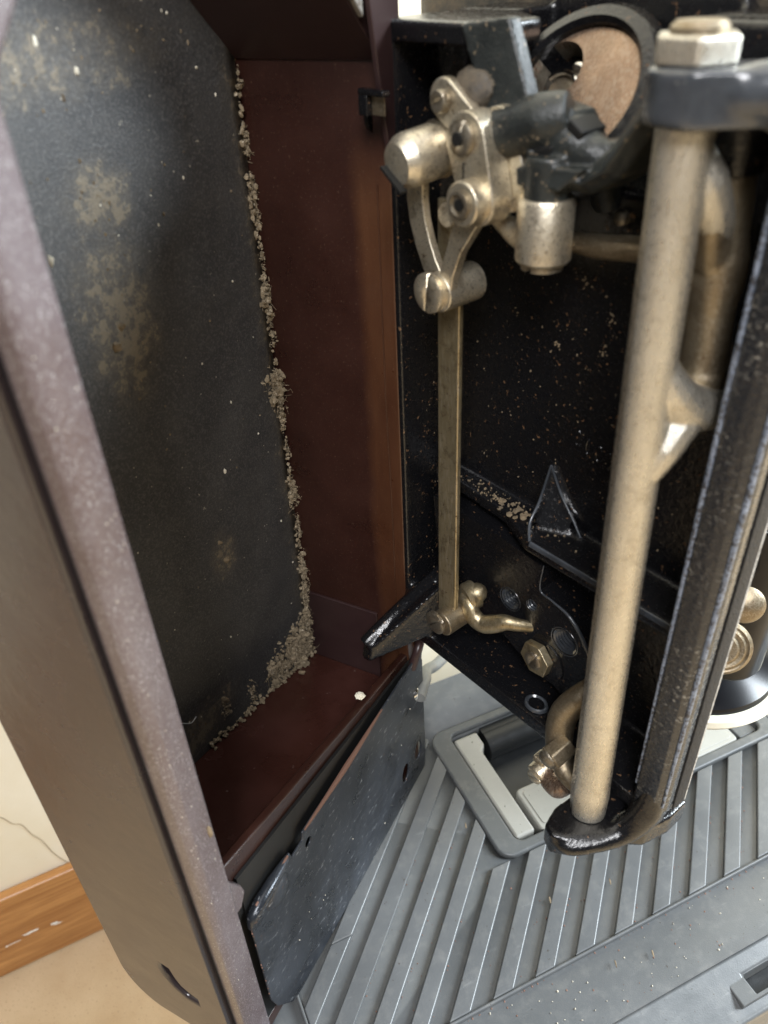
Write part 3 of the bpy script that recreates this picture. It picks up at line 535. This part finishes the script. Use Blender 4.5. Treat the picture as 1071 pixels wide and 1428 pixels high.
mb = MB(); mb.lathe([(.0052, 0), (.0052, .0012), (.0040, .0016), (.0036, .0004), (.0001, .0004)], (.0690, -.0247, .4482), (0, -1, 0), 28); o = obj('oil_cup', mb, SCREW, SM); o.parent = hb
mb = MB(); mb.lathe([(.0022, 0), (.0022, .0006), (.0001, .0007)], (.0690, -.0252, .4482), (0, -1, 0), 18); o = obj('oil_hole_shade', mb, VOID, SM); o.parent = hb  # black plug stands for the shade in the hole
mb = MB(); mb.lathe([(.0014, 0), (.0014, .0004), (.0001, .0005)], (.0742, -.0160, .4415), (.85, -.5, -.2), 14); o = obj('oil_hole_shade', mb, VOID, SM); o.parent = hb  # side hole, shade again put in as a black plug
cp = obj('crank_pin', ycyl(.0490, .4070, -.0185, .0040, .0086), NICKEL, SM, bevel=.001, seg=3)
screw_head('crank_screw', .0455, .4065, -.0186, .0088, NICKEL, 1.45, cp, h=.003, sw=.0005)
obj('rod_spacer', ycyl(.0455, .4370, -.010, .000, .0050), NICKEL, SM, bevel=.0006)
rod = obj('connecting_rod', MB().prism([(.0362, -.0062), (.0482, -.0040), (.0484, -.0012), (.0360, -.0034)], .2030, .4420, 'z'), BAR, SM, bevel=.0007, seg=3)
ph = obj('rod_end_hub', ycyl(.0455, .2050, -.0125, .0060, .0080), DULL, SM, bevel=.001)
screw_head('rod_end_screw', .0420, .2045, -.0128, .0074, SCREW, .75, ph, h=.0025, sw=.0006)
mb = MB(); mb.tube([(.0450, .006, .2150), (.0515, .004, .2135), (.0560, .004, .2075), (.0620, .005, .2055), (.0690, .007, .2090), (.0755, .009, .2135), (.0810, .013, .2130), (.0870, .020, .2110)], [.0045, .0055, .0060, .0058, .0056, .0050, .0044, .0035], n=16, flat=.8, fax=(0, 1, 0)); obj('crank_arm', mb, BAR, SM)
mb = MB(); mb.lathe([(.0070, 0), (.0088, .002), (.0088, .007), (.006, .009)], (.0480, .004, .2165), (.2, 1, .1), 28); mb.ball((.0520, .010, .2200), .0062, (1, 1, 1), 2); obj('crank_boss', mb, BAR, SM)
# the hexagonal nut on its black barrel
obj('shaft_barrel', MB().lathe([(.0145, .026), (.0150, .004), (.0140, .001), (.009, 0)], (.0985, .0165, .1945), (.05, 1, .0), 36), JAPAN, SM)
mb = MB(); mb.cyl((.0958, .0120, .1968), (.0962, .0170, .1968), .0112, n=6, ph=.25); nt = obj('hex_nut', mb, BAR, SM, bevel=.0006)
screw_head('nut_screw', .0958, .1968, .0121, .0058, SCREW, 1.25, nt, h=.0018, sw=.0006)
# front feed shaft: one casting with two webs
mb = MB(); rings = []
a0, a1 = V(.1517, -.0140, .4835), V(.1603, -.0140, .1520)
for i in range(41):
    t = i / 40; c = a0.lerp(a1, t); k0 = .90 + .13 * t; ring = []
    if t > .93: k0 *= 1.06 - .10 * (t - .93) / .07
    for k in range(48):
        an = 2 * math.pi * k / 48; ca, sa = math.cos(an), math.sin(an); e = 2.05
        q = (abs(ca) ** e + abs(sa) ** e) ** (-1 / e); x, y = ca * q * .0096, sa * q * .0088     # y<0 faces the viewer
        if x < -.0070 and y < 0: x, y = x * .94, y * .80
        r0 = R(24); ring.append((c.x + (x * math.cos(r0) - y * math.sin(r0)) * k0, c.y + (x * math.sin(r0) + y * math.cos(r0)) * k0, c.z))
    rings.append(ring)
mb.loops(rings)
mb.tube([(.1520, -.0115, .478), (.1560, -.0060, .4660), (.1570, .0020, .4540), (.1530, .0110, .4440)], [.0055, .0080, .0070, .0065], n=14)
mb.tube([(.1555, -.0130, .4100), (.1600, -.0070, .3960), (.1625, .0040, .3870), (.1630, .0140, .3840)], [.0050, .0080, .0090, .0092], n=14)
mb.tube([(.1585, -.0135, .3620), (.1610, -.0090, .3740), (.1615, -.0010, .3830)], [.0050, .0072, .0080], n=12)
obj('feed_shaft', mb, SHAFT, SM, remesh=.0007, smooth=2)
obj('shaft_neck', MB().lathe([(.0072, 0), (.0072, .003), (.0084, .0035), (.0084, .0060)], (.1516, -.0140, .4825), (0, 0, 1), 30), JAPAN, SM)
obj('shaft_foot', MB().lathe([(.0066, 0), (.0066, .004)], (.1604, -.0140, .1495), (0, 0, 1), 26), JAPAN, SM)
mb = MB(); mb.cyl((.1520, -.0150, .4990), (.1520, -.0150, .5065), .0125, n=6, ph=.35); hn = obj('hex_lock_nut', mb, SHAFT, SM, bevel=.0012, seg=3)
mb = MB(); mb.lathe([(.0080, 0), (.0080, .0015), (.0066, .0030), (.0001, .0032)], (.1520, -.0150, .5065), (0, 0, 1), 28); o = obj('pivot_end', mb, DULL, SM); o.parent = hn
# rear feed shaft with its knuckle
mb = MB(); mb.lathe([(.0088, 0), (.0092, .0012), (.0092, .0065), (.0084, .0080), (.0082, .0300), (.0096, .0400), (.0100, .0480), (.0084, .056), (.0080, .0760)], (.1580, .0150, .3900), (-.06, 0, 1), 36)
mb.tube([(.1545, .010, .4400), (.1565, .004, .4480), (.1590, -.0020, .4580)], [.0075, .006, .005], n=12); obj('rear_feed_shaft', mb, DULL, SM, remesh=.0009, smooth=3)
obj('dark_bearing', MB().lathe([(.0105, 0), (.0112, .003), (.0112, .030)], (.1530, .0150, .4660), (0, 0, 1), 30), JAPAN, SM)
mb = MB(); mb.lathe([(.0001, 0), (.0034, .0004), (.0034, .006)], (.1490, .0030, .4780), (0, 1, 0), 18); obj('bearing_screw', mb, DULL, SM)
# clamp and forked arm by the lower end of the front shaft
mb = MB(); mb.tube([(.1400, .026, .2120), (.1330, .010, .2020), (.1275, .004, .1890), (.1260, .002, .1760), (.1300, -.002, .1640), (.1390, -.007, .1570), (.1500, -.010, .1560)], [.0050, .0065, .0078, .0080, .0074, .0058, .004], n=16); obj('forked_arm', mb, DULL, SM)
mb = MB(); mb.cyl((.1325, -.0140, .1665), (.1340, .0, .1700), .0076, n=6, ph=.4); cb = obj('clamp_nut', mb, DULL, SM, bevel=.001)
mb = MB(); mb.ball((.1322, -.0142, .1672), .0058, (1, .6, 1), 3); o = obj('clamp_bolt_end', mb, SCREW, SM); o.parent = cb
mb = MB(); mb.tube([(.1220, -.004, .1450), (.1290, -.007, .1400), (.1370, -.009, .1420), (.1420, -.008, .1490)], [.0042, .0056, .0062, .0050], n=14); obj('clamp_ear', mb, COPPER, SM)
mb = MB(); mb.cyl((.1228, -.0110, .1395), (.1236, -.0020, .1425), .0066, n=28); cs = obj('clamp_barrel', mb, NICKEL, SM, bevel=.001)
screw_head('clamp_screw', .1228, .1395, -.0112, .0048, NICKEL, .3, cs, h=.0018, sw=.0004)
obj('clamp_cap', MB().box(.1175, .1255, -.0090, -.001, .1465, .1510), NICKEL, SM, bevel=.0012)
# arm, head and pillar on the far side of the bed
mb = MB(); mb.prism([(.046, .165), (.17, .165), (.215, .20), (.225, .30), (.235, .42), (.26, .44), (.26, .555), (.10, .555), (.095, .545), (.10, .44), (.16, .42), (.165, .30), (.13, .27), (.046, .27)], .062, .118, 'x')
obj('arm', mb, DUSTY, SM, bevel=.014, seg=4)
obj('face_end', MB().prism(rr(-.082, .22, .0755, .20, .03), .47, .535, 'z'), DUSTY, SM, bevel=.006, seg=3)
# handwheel
mb = MB(); mb.lathe([(.006, -.012), (.030, -.010), (.054, -.006), (.0585, .000), (.0560, .008), (.047, .012), (.036, .016), (.034, .022), (.040, .027), (.042, .034), (.034, .042), (.024, .048), (.022, .070), (.006, .072)], (.112, .172, .100), (0, 0, 1), 64); hw = obj('handwheel', mb, GLOSS, SM)
mb = MB(); mb.lathe([(.0570, -.0055), (.0615, -.0052), (.0640, -.001), (.0630, .0035), (.0590, .0050), (.0570, .0040)], (.112, .172, .100), (0, 0, 1), 72); o = obj('wheel_rim', mb, FOAM_RIM_SHEEN, SM); o.parent = hw  # matte cream paints the reflection on the polished rim
mb = MB(); mb.lathe([(.0170, 0), (.0175, .002), (.0155, .0035), (.0145, .003), (.0125, .0045), (.0105, .004), (.0085, .0055), (.0050, .0050), (.0001, .006)], (.155, .110, .186), (.5, -.75, .35), 36); kn = obj('ribbed_knob', mb, DULL, SM)
mb = MB(); mb.lathe([(.010, 0), (.011, .003), (.008, .006), (.0001, .007)], (.160, .112, .222), (.5, -.75, .35), 30); obj('upper_knob', mb, DULL, SM)
mb = MB(); mb.cyl((.142, .150, .14), (.142, .150, .26), .024, n=36); obj('motor_drum', mb, GLOSS, SM, bevel=.003)
# hinge hook between bed and case
mb = MB(); mb.box(-.0022, .0145, -.0160, -.0120, .4790, .4815); mb.box(-.0022, .0036, -.0160, -.0120, .4710, .4791); obj('hinge_hook', mb, JAPAN, SM, bevel=.0006)
obj('hinge_plate', MB().box(.0035, .0115, -.0130, -.0122, .4715, .4791), DULL, SM)
mb = MB(); mb.lathe([(.0001, 0), (.010, .001), (.010, .004), (.007, .006)], (-.0075, .004, .468), (-1, 0, 0), 24); obj('hinge_boss', mb, JAPAN, SM)

# ------------------------------------------------------------------ loose small things
def casew(a, b, z): return Vector((H0.x, H0.y, 0)) + az(29) * a + az(-61) * b + V(0, 0, z)
def tabw(u, w, z): return az(67.5) * u + az(-22.5) * w + V(0, 0, z)
mb = MB(); mb.tube([casew(-.002, -.008, .098), casew(.016, -.004, .0965), casew(.040, .006, .078), casew(.075, .012, .050), casew(.13, .02, .020), casew(.21, .03, .006), casew(.30, .02, .006)], .0045, n=14, sub=8)
obj('power_cord', mb, CORD, label='grey round cord emerging from behind the steel compartment lid', category='cord')
mb = MB(); mb.tube([casew(.016, .016, .075), casew(.036, .022, .094), casew(.060, .030, .105), casew(.10, .034, .11)], .0032, n=12, sub=8)
obj('thin_cord', mb, DULL, label='thin brown cord slanting behind the thicker grey cord', category='cord')
c = casew(-.060, .004, .1545); mb = MB(); mb.ball(c, .0025, (1.2, .9, .9), 3, .35, 4); obj('foam_crumb', mb, FOAM_RIM_SHEEN, label='small cream crumb lying on the front lip of the case floor', category='crumb')
mb = MB(); mb.tube([casew(-.1455, .0775, .1895), casew(-.141, .0760, .180), casew(-.136, .0770, .1745), casew(-.130, .0765, .1685), casew(-.1245, .0775, .1675)], .00028, n=6, sub=8); obj('loose_thread', mb, THREAD, label='fine pale thread curling on the black lining board', category='thread')
# lint packed into the corner of the lining
mb = MB(); fb = MB()
CL = [(.002, .4785, .0045, 10), (-.001, .4539, .0030, 12), (-.001, .435, .003, 10), (-.001, .4234, .0035, 12), (0, .40, .0028, 10), (.0, .3774, .0052, 18), (-.001, .355, .003, 8), (-.005, .3234, .0062, 26), (-.002, .305, .0035, 10), (0, .28, .003, 8), (-.001, .2484, .0048, 18), (-.001, .225, .003, 10), (.001, .1865, .0058, 22), (-.002, .165, .0050, 16), (-.006, .145, .0055, 14), (-.0249, .1290, .0075, 34), (-.014, .130, .0070, 24), (-.040, .130, .006, 16), (-.0503, .1330, .0058, 14), (-.075, .137, .004, 8), (-.1006, .150, .0035, 6)]
for a, z, r, k in CL:
    for i in range(k * 6):
        w_ = abs(random.gauss(0, 1)); q = casew(a + random.gauss(0, r * .6), .0787 - abs(random.gauss(0, r * .34)) / (1 + w_ * .5), z + random.gauss(0, r * 1.15)); mb.ball(q, random.choice([.06, .08, .1, .13, .18, .26]) * r * random.uniform(.8, 1.2), (random.uniform(.5, 1.6), random.uniform(.5, 1.1), random.uniform(.5, 1.9)), 2, .9, random.random() * 50)
        if i % 3 == 0:
            d_ = V(random.gauss(0, 1), random.gauss(0, 1), random.gauss(0, 1)) * r * .45; e_ = V(random.gauss(0, 1), random.gauss(0, 1), random.gauss(0, 1)) * r * .3; fb.tube([q - d_, q + e_, q + d_], .00011, n=4, sub=3)
for i in range(170):
    t = random.random() ** 1.3; z = .115 + .37 * t; q = casew(-.0015 - abs(random.gauss(0, .0022)), .0786 - abs(random.gauss(0, .0014)), z + random.gauss(0, .004)); mb.ball(q, random.uniform(.0004, .0013), (1, 1, random.uniform(.8, 2)), 1, .5, i)
for i in range(120):
    a = -.12 * random.random(); q = casew(a, .0782 - abs(random.gauss(0, .0016)), tf(a) + .001 + abs(random.gauss(0, .002))); mb.ball(q, random.uniform(.0006, .0018), (1, 1, 1), 1, .5, i)
obj('lint_fibres', fb, LINT, kind='stuff', label='fine curly fibres sticking out of the lint in the case corner')
obj('lint', mb, LINT, kind='stuff', label='grey brown lint packed along the corner of the case lining')
# pale flecks and wood chips scattered over board, rim, lid and tool box
mb = MB(); mc = MB()
def fleck(m, q, r, e=1.0): m.ball(q, r, (random.uniform(.5, 1.2), random.uniform(.5, 1.2), random.uniform(.6, 1.5) * e), 1, .4, random.random() * 90)
for i in range(210): fleck(mb, casew(random.uniform(-.2, -.005), .0788, random.uniform(.16, .52)), random.choice([.0003, .0004, .0004, .0006]))
for a, z, r in ((-.1334, .4376, .0019), (-.1134, .508, .0016), (-.098, .497, .0013), (-.08, .485, .001), (-.06, .30, .0013), (-.018, .238, .0014), (-.012, .20, .001), (-.045, .335, .0009), (-.028, .395, .0008), (-.03, .49, .0013), (-.02, .478, .001)): fleck(mb, casew(a, .0785, z), r)
for i in range(80): fleck(mb, casew(random.uniform(-.216, -.204), -.0050, random.uniform(.05, .45)), random.choice([.00012, .00016, .0002, .0003]))
for i in range(60): fleck(mb, tabw(random.uniform(.1, .36), random.uniform(.142, .175), .0003), random.choice([.0003, .0004, .0006]))
for i in range(14): fleck(mb, casew(random.uniform(-.19, 0), -.0054, random.uniform(.01, .125)), random.choice([.00025, .0004]))
def machw(m, d, z): return Vector((H0.x, H0.y, 0)) + az(142) * m + az(52) * d + V(0, 0, z)
for i in range(190): fleck(mc, machw(random.uniform(.02, .15), .0366, random.uniform(.29, .44)), random.choice([.0002, .0003, .0004, .0006]))
for i in range(90): fleck(mc, machw(.0014, random.uniform(.004, .026), random.uniform(.2, .46)), random.choice([.0002, .0003, .0005]))
for i in range(130): fleck(mc, machw(random.gauss(.06, .025), random.uniform(.022, .034), .2770), random.choice([.0003, .0005, .0008]))
for i in range(24): mc.ball(machw(random.gauss(.066, .008), random.uniform(.020, .030), .2775), random.uniform(.0008, .0022), (1, 1, .5), 2, .7, i)
for m_, z_ in ((.101, .3935), (.098, .3785), (.072, .372), (.085, .405), (.12, .36)):
    for i in range(11): mc.ball(machw(random.gauss(m_, .0016), .0367, random.gauss(z_, .0024)), random.uniform(.0002, .0007), (1, .4, 1), 1, .6, i)
obj('pale_flecks', mb, FLECK, kind='stuff', label='tiny pale flecks of dust scattered over the case and box')
for a, b, z, r in ((-.030, .070, .1155, .0022), (-.1, .077, .157, .0025), (-.074, .0785, .248, .0026), (-.076, .0785, .262, .0018), (-.1135, .0785, .395, .003), (-.108, .0785, .402, .0022)): mc.ball(casew(a, b, z), r, (1.2, .5, .8), 2, .6, r * 9000)
mc.ball(casew(-.2045, -.0052, .222), .0016, (.8, .5, 2.6), 2, .4, 3)
for a0_, z0_, ra_, rz_, k_ in ((-.106, .405, .022, .035, 60), (-.105, .50, .07, .014, 70), (-.102, .452, .016, .014, 22), (-.074, .252, .008, .012, 14), (-.125, .155, .03, .012, 20)):
    for i in range(k_): mc.ball(casew(random.gauss(a0_, ra_ * .6), .0789, random.gauss(z0_, rz_ * .6)), random.uniform(.0003, .0011), (random.uniform(.6, 1.4), .35, random.uniform(.6, 1.6)), 1, .6, i + a0_ * 99)
for i in range(46): fleck(mc, casew(random.uniform(-.19, -.01), .0786, random.uniform(.2, .5)), random.choice([.0005, .0007, .0009]))
for u, w in ((.168, .305), (.172, .290), (.196, .217), (.24, .21), (.21, .165), (.235, .16)): mc.ball(tabw(u, w, .003), .0012, (.5, 2.2, .4), 1, .4, u * 99)
mg = MB()
for i in range(330):
    k = random.randint(-5, 8); c0 = .1738 - .1788 + k * pitch + random.choice([.0006, .0012, pitch - rw - .0008, random.uniform(.001, pitch - rw - .001)]); w = random.uniform(.182, .30); u = c0 + w
    if u < .03 or (u > HX0 - .002 and w > HY0 - .002): continue
    mg.ball(tabw(u, w, .0002), random.choice([.0002, .0003, .0004, .0006]), (1, 1, .6), 1, .5, i)
for i in range(90): mg.ball(tabw(random.uniform(.08, .36), random.choice([.1768, random.uniform(.142, .176)]), .0002), random.choice([.0002, .0003, .0005]), (1, 1.4, .5), 1, .5, i)
obj('dark_grit', mg, RUST, kind='stuff', label='dark grit lying in the grooves and on the ledge of the box lid')
obj('wood_chips', mc, CHIP, kind='stuff', label='tan chips and crumbs stuck to the lining and the box lid')
